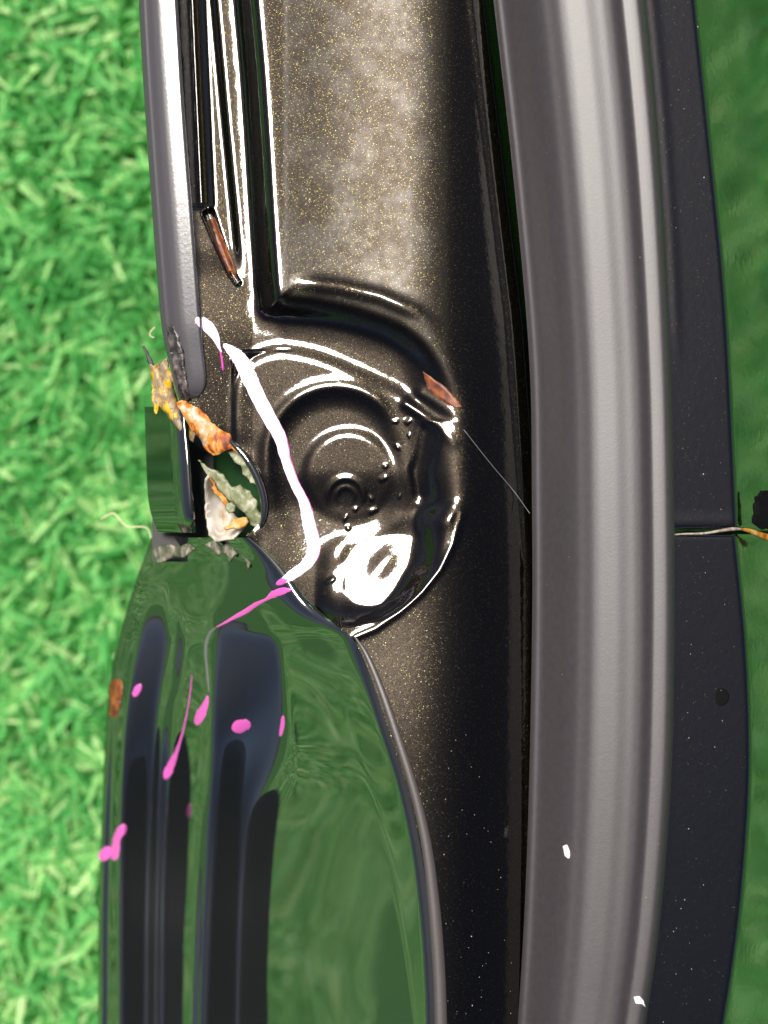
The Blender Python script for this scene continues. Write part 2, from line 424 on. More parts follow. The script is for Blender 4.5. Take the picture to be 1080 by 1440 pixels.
def height(x, y):
    """inner panel: height above the reference plane, in photo pixels"""
    x = np.asarray(x, float); y = np.asarray(y, float)
    # crowned plateau
    xs = np.linspace(-100, 1200, 1301)
    sl = -0.10 + 0.13 * ss((xs - 420) / 130) - 0.48 * ss((xs - 560) / 130)
    ysn = np.linspace(-400, 1700, 2101)
    sy_ = np.interp(ysn, [-400, 0, 300, 440, 520, 700, 1700], [-0.02, 0.0, 0.06, 0.085, 0.04, 0.02, 0.02])
    py_ = np.interp(y, ysn, np.cumsum(sy_)) - np.interp(700, ysn, np.cumsum(sy_))
    P = np.interp(x, xs, np.cumsum(sl)) - np.interp(600, xs, np.cumsum(sl)) + py_
    P = P - 10 * np.exp(-((x - 505) / 140) ** 2 - ((y - 850) / 140) ** 2)
    # L-shaped wall below the plateau
    dl, _ = seg_dist(x, y, WALL_L)
    db, _ = seg_dist(x, y, WALL_B)
    xl = np.interp(y, [p[1] for p in WALL_L], [p[0] for p in WALL_L])
    yb = np.interp(x, WALL_B[:, 0], WALL_B[:, 1], left=432, right=700)
    inside = (x > xl) & (y < yb)
    d = np.minimum(dl, db)
    sd = np.where(inside, -d, d)
    wl = 23 + 3 * ss((dl - db) / 20 + 0.5)
    kb = ss((dl - db) / 24 + 0.5)
    W = (0.84 - 0.22 * kb) * rstep(sd, wl * 0.95) + (0.16 + 0.22 * kb) * rstep(sd, wl * (1.4 + 0.45 * kb))
    # lower floor
    sl_ = np.interp(ysn, [-400, 0, 300, 440, 480, 560, 730, 780, 1700], [-0.02, 0.0, 0.06, 0.085, -0.03, -0.04, -0.01, 0.0, 0.0])
    ql_ = np.interp(y, ysn, np.cumsum(sl_)) - np.interp(700, ysn, np.cumsum(sl_))
    low = np.full(x.shape, -62.0) + ql_ - 0.09 * np.minimum(x - 356, 0) + 0.08 * np.clip(x - 356, 0, 400)
    # stepped gutter left of the wall
    s1 = np.interp(y, [-300, 0, 290], [270, 284, 297]); s2 = np.interp(y, [-300, 0, 165, 390], [271, 301, 316, 338])
    f1 = 1 - ss((y - 286) / 10); f2 = 1 - ss((y - 340) / 60)
    low = low - 10 * f1 * (1 - rstep(x - s1, 9)) - 9 * f2 * (1 - rstep(x - s2, 10))
    low = low - 3 * f1 * np.exp(-((x - s1 + 14) / 4.0) ** 2)
    # pinched slot
    ds, ps = seg_dist(x, y, [(293, 300), (306, 335), (326, 385), (335, 398)])
    low = low - 13 * (1 - ss(ds / (11 - 6 * ps)))
    # raised apron under the wall
    da, _ = seg_dist(x, y, ARC_A)
    ya = np.interp(x, ARC_A[36:, 0], ARC_A[36:, 1])
    ina = (x > 326) & (y > ya)
    sa = np.where(ina, da, -da)
    low = low + 6.5 * rstep(sa, 17) * (1 - ss((y - 660) / 60)) * ss((x - 318) / 16)
    # round dish with lip
    fade = 1 - ss((y - 680) / 190)
    r = np.hypot(x - 472, np.minimum(y - 641, 0) + np.maximum(y - 641, 0) * 0.45)
    low = low - 6 * rstep(82 - r, 22) * fade + 3.6 * np.exp(-((r - 97) / 10.0) ** 2) * fade * (1 - ss((x - 530) / 30)) * (1 - ss((y - 640) / 60))
    r2 = np.hypot(x - 490, y - 668)
    low = low + 4.5 * rstep(62 - r2, 12) * (1 - ss((y - 650) / 130))
    r3 = np.hypot(x - 486, y - 698)
    low = low + 2.2 * np.exp(-((r3 - 25) / 5.0) ** 2) * (1 - ss((y - 690) / 25)) + 1.6 * np.exp(-((r3 - 13) / 4.0) ** 2) * (1 - ss((y - 690) / 20))
    # slot in the right of the dish
    dsl, _ = seg_dist(x, y, [(606, 610), (600, 640), (592, 662), (597, 692)])
    low = low - 5 * (1 - ss((dsl - 6) / 15))
    # two short beads under the end of the wall
    for pts, h in (([(572, 568), (605, 592), (640, 622)], 4.5), ([(592, 553), (632, 578), (666, 612)], 4.5)):
        dd, _ = seg_dist(x, y, pts)
        low = low + h * np.exp(-(dd / 8) ** 2)
    # rising lower side of the dish that catches the sun, with a small dome in it
    plane = -42.5 + 0.11 * (x - 545) + 0.19 * (y - 790)
    ux = (x - 540) * 0.85 - (y - 800) * 0.53; uy = (x - 540) * 0.53 + (y - 800) * 0.85
    rr = np.hypot(ux / 1.45, uy) + 5 * vnoise(x, y, 14, 26)
    plane = plane + 2.9 * np.exp(-(np.hypot((ux - 2) / 1.7, uy + 6 + 0.25 * ux) / 15) ** 2)
    plane = plane + 0.5 * (0.5 * np.maximum(rr - 44, 0)) ** 1.5 * np.clip(0.45 + ss((y - 800) / 40) + ss((x - 575) / 30), 0, 1)
    low = low + (plane - low) * ss((y - 728 + 0.3 * (x - 540)) / 40) * ss((x - 440) / 50)
    for k_, (wx, wy, wr) in enumerate(WELDS):   # spatter: small tilted facets
        ta = k_ * 2.4; u = ((x - wx) * math.cos(ta) + (y - wy) * math.sin(ta)) / wr; v = (-(x - wx) * math.sin(ta) + (y - wy) * math.cos(ta)) / (wr * (0.6 + 0.3 * math.sin(k_ * 1.7)))
        low = low + (1.0 + 0.12 * (x - wx) + 0.24 * (y - wy)) * np.exp(-(u ** 4 + v ** 4))
    low = low + 0.5 * vnoise(x, y, 3, 70) + 0.12 * vnoise(x, y, 4, 19)
    # crumpling near the tear
    dt, _ = seg_dist(x, y, [(270, 600), (330, 640), (372, 700), (350, 750)])
    low = low + 5 * vnoise(x, y, 5, 27) * np.exp(-(dt / 24) ** 2)
    # fine raised line on the plateau above the bead
    dr, pr = seg_dist(x, y, [(404, 396), (440, 398), (480, 403), (535, 416), (585, 438), (625, 474)])
    P = P + 3.8 * np.exp(-(dr / 11.0) ** 2) * ss(pr / 0.2) * ss((1 - pr) / 0.35)
    # pocket closes against the plateau on its right and lower right
    g = ip(y, [(300, 690), (560, 676), (600, 668), (700, 660), (780, 636), (812, 614), (845, 584), (868, 552), (888, 508), (905, 480), (960, 380), (1100, 200)]) - x
    close = ss(g / np.interp(y, [300, 600, 780, 830, 880], [170, 100, 62, 48, 40]))
    T = np.maximum(P - low, 0) * close
    # soft crease below the pocket
    z = P - T * W
    dc, _ = seg_dist(x, y, [(500, 896), (528, 884), (560, 862), (592, 834), (618, 802), (638, 764), (650, 722)])
    z = z + 2.2 * np.exp(-(dc / 5.0) ** 2)
    # thin flange line beside the seal
    xf = np.interp(y, [-300, 0, 450, 800], [600, 659, 714, 740])
    z = z + 2.0 * ss((x - xf) / 12 + 0.5) - 18 * ss((x - xf - 18) / 24)
    return z

TORN = [(244, 572), (262, 566), (284, 578), (300, 600), (322, 622), (345, 645), (362, 674), (369, 705), (366, 732), (352, 748), (344, 752), (336, 775), (240, 790), (200, 770), (196, 600), (215, 560)]

TRIM_R = [(-300, 232), (0, 250), (175, 261), (325, 273), (480, 285), (520, 290), (545, 291), (560, 284), (568, 272)]
TRIM_L = [(-300, 186), (0, 195), (215, 208), (440, 225), (480, 231), (520, 240), (555, 248), (568, 254)]

# inner panel grid
yy = np.arange(-160, 1600, 2.0); xx = np.arange(220, 800, 2.0)
X, Y = np.meshgrid(xx, yy)
Zc = height(X, Y)
seal_l = ip(Y, [(-300, 660), (0, 694), (250, 722), (500, 744), (700, 748), (900, 748), (1200, 741), (1440, 728), (1700, 705)])
tr = np.interp(Y, [-300, 0, 175, 325, 480, 520, 545, 560, 568, 572], [232, 250, 261, 273, 285, 290, 291, 285, 274, 250]) + 8 * (Y < 560)
keep = (X < seal_l + 40) & ~poly_inside(X, Y, TORN) & (X > tr - 14) & ((Y < 752) | (X > ridge_x(Y) - 1)) & ~((Y > 560) & (Y < 752) & (X < 262))
# snap the border along the ridge
Xs = X.copy()
edge = (Y >= 752) & (np.abs(X - ridge_x(Y)) < 2.2)
Xs = np.where(edge & (X - ridge_x(Y) < 1.0), ridge_x(Y), Xs)
o = grid_mesh('inner_panel', Xs, Y, height(Xs, Y), M_FLAKE, None, keep)
nv = len(o.data.vertices)
cv = np.zeros(nv * 3, np.float32); o.data.vertices.foreach_get('co', cv); cv = cv.reshape(-1, 3) / MM
kz = PX * (DIST - cv[:, 2]) / DIST
vx = cv[:, 0] / kz + 540; vy = 720 - cv[:, 1] / kz
yb_ = np.interp(vx, WALL_B[:, 0], WALL_B[:, 1], left=432, right=700)
dryv = ss((vx - 392) / 16) * ss((yb_ + 6 - vy) / 22) * (1 - ss((vx - 612) / 40)) * np.clip(0.92 + 0.25 * vnoise(vx, vy, 22, 30) + 0.2 * vnoise(vx, vy, 23, 8), 0, 1)
dr_, _ = seg_dist(vx, vy, [(420, 398), (440, 400), (480, 405), (535, 418), (585, 440)])
dryv = dryv * (1 - np.exp(-(dr_ / 12) ** 4))
at = o.data.attributes.new('dry', 'FLOAT', 'POINT'); at.data.foreach_set('value', dryv.astype(np.float32))
part(o)

# quarter panel: rows integrated leftwards from the ridge by slope bands
QL = [(752, 214), (775, 206), (820, 190), (880, 172), (940, 158), (1000, 150), (1100, 145), (1200, 141), (1300, 138), (1440, 138), (1600, 136)]
# (border position, slope to its left) tables by row; slope > 0 falls to the left
BANDS = [
    # y:    (752)  (800)  (850)  (900)  (960)  (1030) (1120) (1250) (1440) (1600)
    ('ridge', None, 0.3),
    ('roll', [334, 374, 408, 444, 480, 513, 547, 573, 597, 604], 1.75),
    ('wall', [326, 360, 391, 422, 455, 492, 526, 557, 582, 590], 1.5),
    ('valley', [320, 348, 372, 388, 400, 398, 352, 340, 334, 332], -0.95),
    ('shoulder', [300, 308, 312, 312, 308, 304, 300, 294, 286, 284], 1.5),
    ('cove', [297, 303, 305, 303, 299, 295, 291, 284, 277, 275], 0.9),
    ('bead', [290, 296, 298, 297, 292, 287, 283, 277, 270, 268], 1.6),
    ('groove', [272, 270, 268, 262, 254, 243, 234, 230, 228, 226], -0.5),
    ('rib', [266, 262, 258, 252, 246, 232, 224, 219, 217, 215], 1.6),
    ('floor', [258, 252, 246, 238, 228, 218, 212, 208, 206, 204], -0.95),
    ('edge', [244, 228, 212, 200, 188, 178, 172, 170, 170, 168], 1.7),
    ('lip', [236, 218, 200, 186, 172, 162, 156, 152, 150, 148], 0.6),
    ('end', [222, 204, 187, 174, 160, 152, 147, 143, 142, 140], 3.0),
]
YK = [752, 800, 850, 900, 960, 1030, 1120, 1250, 1440, 1600]
qy = np.arange(756, 1600, 2.0)
nu, nf = 260, 1300
xr_ = ridge_x(qy)[:, None]; xl_ = ip(qy, QL)[:, None]
fine = xr_ + 40 + (xl_ - xr_ - 80) * np.linspace(0, 1, nf)[None]
S_ = 0.3 * ss((xr_ + 6 - fine) / 9.0 + 0.5)
for nm_, tab, sl in BANDS:
    bx = xr_ - 3 if tab is None else ip(qy, list(zip(YK, tab)))[:, None]
    if nm_ == 'roll': bx = xr_ - 11
    wide = 16.0 if nm_ in ('valley', 'shoulder', 'floor') else 9.0
    S_ = S_ + (sl - S_) * ss((bx - fine) / wide + 0.5)
    if nm_ == 'wall':
        S_ = S_ + 0.2 * ss((bx - fine) / 200)
nose = (1 - ss((qy - 790) / 340))[:, None]
S_ = S_ * (1 - nose) + nose * (1.5 + 0.4 * ss((xr_ - 40 - fine) / 60)) * ss((xr_ + 8 - fine) / 30)
def integrate(S, U, z0):
    """follow real slopes S leftwards along pixel columns U (perspective corrected)"""
    D = DIST / PX
    Z = np.zeros_like(U); Z[:, 0] = z0
    for j in range(1, U.shape[1]):
        m = S[:, j]
        dz = m * (1 - Z[:, j - 1] / D) / np.clip(1 + m * (U[:, j] - 540) / D, 0.4, 3)
        Z[:, j] = Z[:, j - 1] + dz * (U[:, j] - U[:, j - 1])
    return Z
Zf = integrate(S_, fine, 0.0)
S_ = blur_rows(S_, 22)
Zf = integrate(S_, fine, 0.0)
drop = -Zf[:, -60]
want = np.interp(qy, [756, 860, 960, 1080, 1200, 1600], [250, 370, 470, 540, 575, 580])
kz = np.ones(40); kz /= 40
want = np.convolve(np.pad(want, 20, mode='edge'), kz, mode='valid')[:len(qy)]
print('drop', [(int(qy[i]), int(drop[i]), int(want[i])) for i in range(0, len(qy), 40)])
Zf = integrate(S_ * np.clip(want / drop, 0.6, 1.9)[:, None], fine, 0.0)
qX = np.zeros((len(qy), nu)); qZ = np.zeros((len(qy), nu))
for i in range(len(qy)):
    xs = np.linspace(xr_[i, 0], xl_[i, 0], nu)
    z = Zf[i] - np.interp(-xr_[i, 0], -fine[i], Zf[i])
    qX[i] = xs; qZ[i] = np.interp(-xs, -fine[i], z)
qY = np.repeat(qy[:, None], nu, 1)
qZ = blur_rows(qZ, 22)
# the closed nose of the panel drops towards the tear
z0 = height(ridge_x(qy), qy)
k = np.exp(-(np.arange(-20, 21) / 8.0) ** 2); k /= k.sum()
k2 = np.exp(-(np.arange(-120, 121) / 45.0) ** 2); k2 /= k2.sum()
z0s = np.convolve(np.pad(z0, 120, mode='edge'), k2, mode='valid')
z0 = np.convolve(np.pad(z0, 20, mode='edge'), k, mode='valid')
Tn = np.linspace(0, 1, nu)[None, :]
blend = np.exp(-Tn * 14)
qZ = qZ + z0[:, None] * blend + z0s[:, None] * (1 - blend)
qZ = qZ - 8 * (1 - ss((qY - 756) / 60)) * ss(Tn * 3) * ss((1.02 - Tn) * 6)
qZ = qZ + 1.2 * vnoise(qX, qY, 9, 60) * ss(Tn * 5)
o = grid_mesh('quarter_panel', qX[:, ::-1], qY[:, ::-1], qZ[:, ::-1], M_GLOSS, None)
part(o)
def quarter_z(x, y):
    i = np.clip((y - qy[0]) / 2.0, 0, len(qy) - 1.001); i0 = int(i); f = i - i0
    a = np.interp(-x, -qX[i0], qZ[i0]); b = np.interp(-x, -qX[i0 + 1], qZ[i0 + 1])
    return a * (1 - f) + b * f

def loft(name, ys, left, right, prof, mat, n=120, z0=0.0, smooth=3.0, skirt=None):
    """strip between two border curves; prof = list of (fraction, slope) rising to the right"""
    R = len(ys)
    t = np.linspace(0, 1, n)
    tf = np.linspace(-0.1, 1.1, 1200)
    LX = blur_rows(ip(ys, left)[:, None], 6)[:, 0]; RX = blur_rows(ip(ys, right)[:, None], 6)[:, 0]
    XX = LX[:, None] + (RX - LX)[:, None] * t[None]
    ZZ = np.zeros_like(XX)
    for i in range(R):
        wd = RX[i] - LX[i]
        s = np.zeros_like(tf)
        for a, sl in prof:
            s = s + (sl - s) * ss((tf - a) * wd / smooth / 2 + 0.5)
        step = (tf[1] - tf[0]) * wd
        kk = np.arange(-60, 61) * step
        kern = np.exp(-(kk / smooth) ** 2); kern /= kern.sum()
        s = np.convolve(np.pad(s, 60, mode='edge'), kern, mode='valid')
        z = np.cumsum(s) * step
        z -= np.interp(0, tf, z)
        ZZ[i] = np.interp(t, tf, z) + z0
    YY = np.repeat(np.asarray(ys)[:, None], n, 1)
    return XX, YY, ZZ

# edge trim along the gutter
ys = np.arange(-160, 570, 3.0)
tx, ty, tz = loft('edge_trim', ys, TRIM_L, TRIM_R, [(-1, 3.0), (0.03, 1.0), (0.10, 0.16), (0.2, 0.42), (0.34, 0.28), (0.48, 0.16), (0.6, 0.07), (0.9, 0.02), (0.97, -2.5)], M_TRIM, n=90, z0=-44, smooth=2.2)
tz = tz - 30 * ss((ty - 540) / 40) ** 2 - 0.05 * (ty - 250)
o = part(grid_mesh('edge_trim', tx, ty, tz, M_TRIM, None))
def trim_z(x, y):
    i = int(np.clip((y - ys[0]) / 3.0, 0, len(ys) - 1))
    return float(np.interp(x, tx[i], tz[i]))

# weatherstrip
SEAL_L = [(-300, 660), (0, 694), (250, 722), (500, 744), (700, 748), (900, 748), (1200, 741), (1440, 728), (1700, 705)]
SEAL_R = [(-300, 872), (0, 908), (250, 930), (500, 943), (700, 948), (900, 949), (1100, 944), (1300, 928), (1440, 908), (1700, 868)]
ys2 = np.arange(-160, 1600, 4.0)
sx, sy, sz = loft('weatherstrip', ys2, SEAL_L, SEAL_R, [(-1, 3), (0.01, 0.15), (0.065, 1.3), (0.24, 1.05), (0.31, 0.5), (0.37, 0.62), (0.42, 0.30), (0.48, 0.14), (0.60, 0.0), (0.67, 0.08), (0.72, -0.10), (0.79, -1.0), (0.84, 0.45), (0.87, 0.10), (0.94, -0.08), (0.975, -3.5)], M_SEAL, n=150, z0=-30, smooth=4.6)
o = part(grid_mesh('weatherstrip', sx, sy, sz, M_SEAL, None))
def seal_z(x, y):
    i = int(np.clip((y - ys2[0]) / 4.0, 0, len(ys2) - 1))
    return float(np.interp(x, sx[i], sz[i]))

# body side right of the seal, in two panels that meet at a seam
def side(name, y0, y1, crease):
    ys3 = np.arange(y0, y1 + 0.1, 3.0)
    lx = ip(ys3, SEAL_R) - 26
    cx = blur_rows(ip(ys3, crease)[:, None], 14)[:, 0]; lx = blur_rows(lx[:, None], 14)[:, 0]
    t = np.concatenate([np.linspace(0, 1, 60), 1 + np.linspace(0, 1, 90)[1:]])
    XX = np.where(t[None] <= 1, lx[:, None] + (cx - lx)[:, None] * np.minimum(t, 1)[None], cx[:, None] + (t - 1)[None] * 330)
    YY = np.repeat(ys3[:, None], len(t), 1)
    d = XX - cx[:, None]
    sl = -0.10 - 1.5 * ss(d / 14 + 0.75) - 0.35 * ss(d / 160)
    ZZ = integrate(sl, XX, -8.0)
    e = XX - (lx + 30)[:, None]
    ZZ += 0.8 * np.exp(-((e - 6) / 7.0) ** 2) * (1 - ss((YY - 420) / 120))
    # turned-in edge at the seam
    ym = 748
    ZZ -= 7 * np.exp(-((YY - ym) / 4.0) ** 2)
    ZZ += 1.5 * np.exp(-((YY - ym + 14) / 10.0) ** 2) * (YY < ym)
    return part(grid_mesh(name, XX, YY, ZZ, M_SIDE, None))
side('side_panel', -160, 747, [(-300, 952), (0, 981), (200, 1002), (400, 1022), (550, 1031), (745, 1040), (900, 1045)])
side('side_panel', 751, 1600, [(600, 1028), (751, 1038), (900, 1053), (1050, 1059), (1150, 1056), (1300, 1043), (1440, 1022), (1700, 975)])

# sheets added behind the tear: black stands for shade, green for reflected turf
Xv, Yv = np.meshgrid(np.linspace(214, 300, 20), np.linspace(600, 790, 30))
part(grid_mesh('painted_tear_backing', Xv, Yv, -190 + 0.2 * (Xv - 250), M_VOID, None))
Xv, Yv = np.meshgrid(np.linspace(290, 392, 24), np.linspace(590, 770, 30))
part(grid_mesh('painted_tear_backing', Xv, Yv, -215 + 0.9 * (Xv - 290), M_TURF_REFL, None))
# torn outer skin left of the tear
ys4 = np.arange(572, 752, 3.0)
fx, fy, fz = loft('outer_skin', ys4, [(560, 203), (600, 204), (700, 208), (730, 214), (752, 224)], [(560, 262), (600, 264), (640, 268), (700, 272), (752, 276)], [(-1, 1.7), (0.62, 1.3), (0.76, 0.7), (0.88, 0.3), (0.96, -2.0)], M_GLOSS, n=50, z0=-150, smooth=2.5)
fz = fz - 26 * ss((fy - 722) / 30) ** 2
part(grid_mesh('outer_skin', fx, fy, fz, M_GLOSS, None))

# ------------------------------------------------------------------ flakes, sealant, marks
def surf(x, y):
    if y < 568 and x < np.interp(y, [a for a, b in TRIM_R], [b for a, b in TRIM_R]) - 1:
        return trim_z(x, y)
    if y > 756 and x < ridge_x(y):
        return float(quarter_z(x, y))
    return float(height(np.array([x]), np.array([y]))[0])

def flake(name, poly, zf, mat, thick=5, rough=3.0, seed=0, parent=car, jag=1.6, cuts=3):
    """a ragged piece of sheet with thickness"""
    r = random.Random(seed)
    pts = []
    n = len(poly)
    for i in range(n):
        a, b = poly[i], poly[(i + 1) % n]
        L = math.hypot(b[0] - a[0], b[1] - a[1])
        m = max(1, int(L / 5))
        for j in range(m):
            t = j / m
            pts.append((a[0] + (b[0] - a[0]) * t + (r.uniform(-jag, jag) if j else 0), a[1] + (b[1] - a[1]) * t + (r.uniform(-jag, jag) if j else 0)))
    bm = bmesh.new()
    f = bm.faces.new([bm.verts.new((p[0], -p[1], 0)) for p in pts])
    bmesh.ops.triangulate(bm, faces=bm.faces[:])
    bmesh.ops.subdivide_edges(bm, edges=bm.edges[:], cuts=cuts, use_grid_fill=True)
    for v in bm.verts:
        x, y = v.co.x, -v.co.y
        v.co.z = zf(x, y) + rough * noise.noise(Vector((x / 11, y / 11, seed * 3.1))) * 2 + rough * 0.6 * noise.noise(Vector((x / 4, y / 4, seed * 1.7)))
    bm.normal_update()
    if bm.faces[:] and sum(f.normal.z for f in bm.faces) < 0:
        bmesh.ops.reverse_faces(bm, faces=bm.faces[:])
    bmesh.ops.solidify(bm, geom=bm.faces[:], thickness=thick)
    for v in bm.verts:
        q = world(v.co.x, -v.co.y, v.co.z)
        v.co = Vector(q.tolist())
    for f in bm.faces: f.smooth = True
    me = bpy.data.meshes.new(name); bm.to_mesh(me); bm.free()
    o = link(name, me, mat)
    if parent is car: part(o)
    return o

def tube(name, pts, rad, mat, parent=car, flat=1.0, nseg=10, sub=8):
    """round bar through (px, py, z) points with radii in photo pixels"""
    p = catmull([(*a, r_) for a, r_ in zip(pts, rad)], sub)
    V = []; F = []
    for i in range(len(p)):
        a = p[max(i - 1, 0)]; b = p[min(i + 1, len(p) - 1)]
        d = Vector((b[0] - a[0], b[1] - a[1], b[2] - a[2])).normalized()
        s = d.cross(Vector((0, 0, 1)))
        s = s.normalized() if s.length > 1e-6 else Vector((1, 0, 0))
        u = s.cross(d)
        for k in range(nseg):
            t = 2 * math.pi * k / nseg
            q = Vector(p[i][:3]) + (s * math.cos(t) + u * math.sin(t) * flat) * max(p[i][3], 0.15)
            V.append(world(q.x, q.y, q.z))
    for i in range(len(p) - 1):
        for k in range(nseg):
            F.append((i * nseg + k, i * nseg + (k + 1) % nseg, (i + 1) * nseg + (k + 1) % nseg, (i + 1) * nseg + k))
    me = raw_mesh(name, V, F)
    bm = bmesh.new(); bm.from_mesh(me)
    bmesh.ops.holes_fill(bm, edges=[e for e in bm.edges if e.is_boundary])
    bmesh.ops.recalc_face_normals(bm, faces=bm.faces[:])
    bm.to_mesh(me); bm.free()
    o = link(name, me, mat)
    if parent is car: part(o)
    return o

def stroke(name, pts, mat, h=2.6, sub=8, seed=0, lift=0.0):
    """a brush stroke of paint lying on the body: (px, py, width)"""
    p = catmull(pts, sub)
    n = 9
    V = []; F = []
    r = random.Random(seed)
    for i in range(len(p)):
        a = p[max(i - 1, 0)]; b = p[min(i + 1, len(p) - 1)]
        d = np.array([b[0] - a[0], b[1] - a[1]]); d /= max(np.hypot(*d), 1e-6)
        s = np.array([-d[1], d[0]])
        endk = math.sqrt(max(0.0, 1 - (1 - min(i, len(p) - 1 - i, 3) / 3) ** 2)) if len(p) > 6 else 1
        wd = max(p[i][2], 0.6) / 2 * (0.15 + 0.85 * endk) * (1 + 0.16 * noise.noise(Vector((i * 0.35, seed, 0))) + 0.10 * noise.noise(Vector((i * 1.1, seed, 5))))
        for k in range(n):
            c = -1 + 2 * k / (n - 1)
            x, y = p[i][:2] + s * wd * c
            V.append(world(x, y, surf(x, y) + lift - 0.6 + (h + 0.6) * math.sqrt(max(0, 1 - c * c)) * (0.4 + 0.6 * endk)))
    for i in range(len(p) - 1):
        for k in range(n - 1):
            F.append((i * n + k, i * n + k + 1, (i + 1) * n + k + 1, (i + 1) * n + k))
    me = raw_mesh(name, V, F)
    bm = bmesh.new(); bm.from_mesh(me)
    bmesh.ops.recalc_face_normals(bm, faces=bm.faces[:])
    if sum(f.normal.z for f in bm.faces) < 0:
        bmesh.ops.reverse_faces(bm, faces=bm.faces[:])
    bm.to_mesh(me); bm.free()
    return part(link(name, me, mat))

# rolled lip of the tear
o = tube('torn_lip', [(312, 608, -66), (328, 624, -56), (346, 644, -52), (362, 672, -52), (371, 702, -54), (371, 726, -56), (366, 742, -60)], [1.2, 3.6, 5, 5.5, 5.5, 4.5, 2], M_GLOSS)
tag(o, 'rolled black edge curling along the torn hole')
o = flake('chipped_patch', [(234, 456), (244, 458), (250, 470), (257, 490), (260, 515), (264, 545), (266, 562), (256, 568), (250, 545), (244, 520), (239, 495), (235, 475)], lambda x, y: trim_z(x, y) + 1.0, M_CHIP, 1.5, 0.5, 3)
tag(o, 'scraped chip through the trim with pale scratches')

F = [
    ('sealant_strip', 'yellow and tan strip of sealant torn loose at the end of the trim', [(210, 512), (217, 515), (222, 510), (226, 514), (229, 507), (233, 505), (236, 519), (242, 526), (244, 540), (247, 552), (252, 571), (262, 592), (276, 607), (273, 622), (259, 611), (247, 599), (237, 589), (228, 577), (224, 570), (221, 582), (217, 566), (213, 540)], lambda x, y: -74 - 0.05 * (y - 510) + 7 * math.cos((x - 214 - (y - 512) * 0.45) / 5.0), M_YELLOW),
    ('metal_sliver', 'thin dark spike of metal pointing up from the tear', [(200, 487), (203, 486), (217, 513), (210, 514)], lambda x, y: -82, M_VOID),
    ('rust_flake', 'orange brown rusted fold curling over the top of the tear', [(247, 568), (255, 563), (266, 566), (276, 563), (283, 566), (291, 577), (304, 589), (318, 601), (331, 616), (345, 632), (352, 641), (338, 640), (326, 630), (318, 633), (310, 638), (300, 641), (290, 634), (284, 622), (276, 611), (266, 599), (256, 582)], lambda x, y: -52 - 0.011 * (x - y + 306) ** 2 - 0.10 * (x - 290), M_RUST),
    ('sealant_flake', 'grey green crust under the right lip of the tear', [(312, 626), (332, 634), (346, 648), (358, 664), (369, 682), (365, 688), (358, 680), (352, 679), (346, 670), (341, 667), (339, 655), (330, 650), (324, 640)], lambda x, y: -72, M_SAGE),
    ('sealant_flake', 'large pale green crust across the lower hole', [(278, 647), (288, 654), (297, 661), (306, 662), (315, 667), (320, 676), (326, 685), (338, 681), (346, 688), (352, 691), (356, 699), (362, 704), (361, 714), (367, 722), (373, 729), (362, 741), (352, 738), (345, 722), (336, 716), (330, 709), (316, 698), (304, 686), (292, 668)], lambda x, y: -76 + 0.06 * (x - 280) + 6 * math.exp(-((x - y + 360) / 12.0) ** 2), M_SAGE),
    ('primer_flake', 'cream primer cup low in the hole', [(290, 676), (294, 670), (300, 682), (306, 694), (318, 706), (328, 722), (336, 729), (342, 727), (344, 738), (336, 748), (328, 757), (316, 758), (304, 760), (295, 751), (291, 720)], lambda x, y: -84 + 0.035 * ((x - 316) * 0.9) ** 2 + 0.018 * (y - 722) ** 2 - 18, M_CREAM),
    ('rust_flake', 'burnt orange rim along the right of the cream cup', [(322, 738), (330, 730), (338, 728), (347, 727), (350, 734), (345, 740), (336, 744), (328, 742), (318, 744), (314, 742)], lambda x, y: -58, M_BURNT),
    ('rust_flake', 'thin burnt orange rim along the upper edge of the cream cup', [(291, 671), (295, 669), (303, 684), (314, 698), (326, 714), (330, 724), (322, 716), (312, 705), (302, 694), (294, 682)], lambda x, y: -66, M_BURNT),
    ('sealant_flake', 'small pale green chip between the crust and the cream cup', [(318, 708), (326, 706), (331, 712), (330, 719), (322, 722), (317, 716)], lambda x, y: -58, M_SAGE),
    ('debris_crust', 'brownish crust at the nose of the lower panel', [(212, 774), (224, 768), (240, 766), (254, 768), (264, 764), (274, 771), (266, 778), (258, 784), (246, 783), (234, 788), (220, 792)], lambda x, y: -150 + 0.5 * (x - 215), M_FLUFF),
    ('debris_crust', 'grey shreds hanging under the cream cup', [(288, 766), (300, 760), (312, 768), (322, 762), (332, 764), (346, 756), (352, 764), (350, 776), (353, 790), (348, 800), (344, 788), (338, 778), (330, 780), (322, 790), (318, 778), (306, 780), (298, 772)], lambda x, y: -100 + 0.5 * (x - 320), M_FLUFF),
]
for i, (nm_, lab, poly, zf, m_) in enumerate(F):
    o = flake(nm_, poly, zf, m_, 3.5, 1.6 if m_ not in (M_VOID, M_CREAM) else 0.6, i + 20, jag=1.1)
    o['label'] = lab

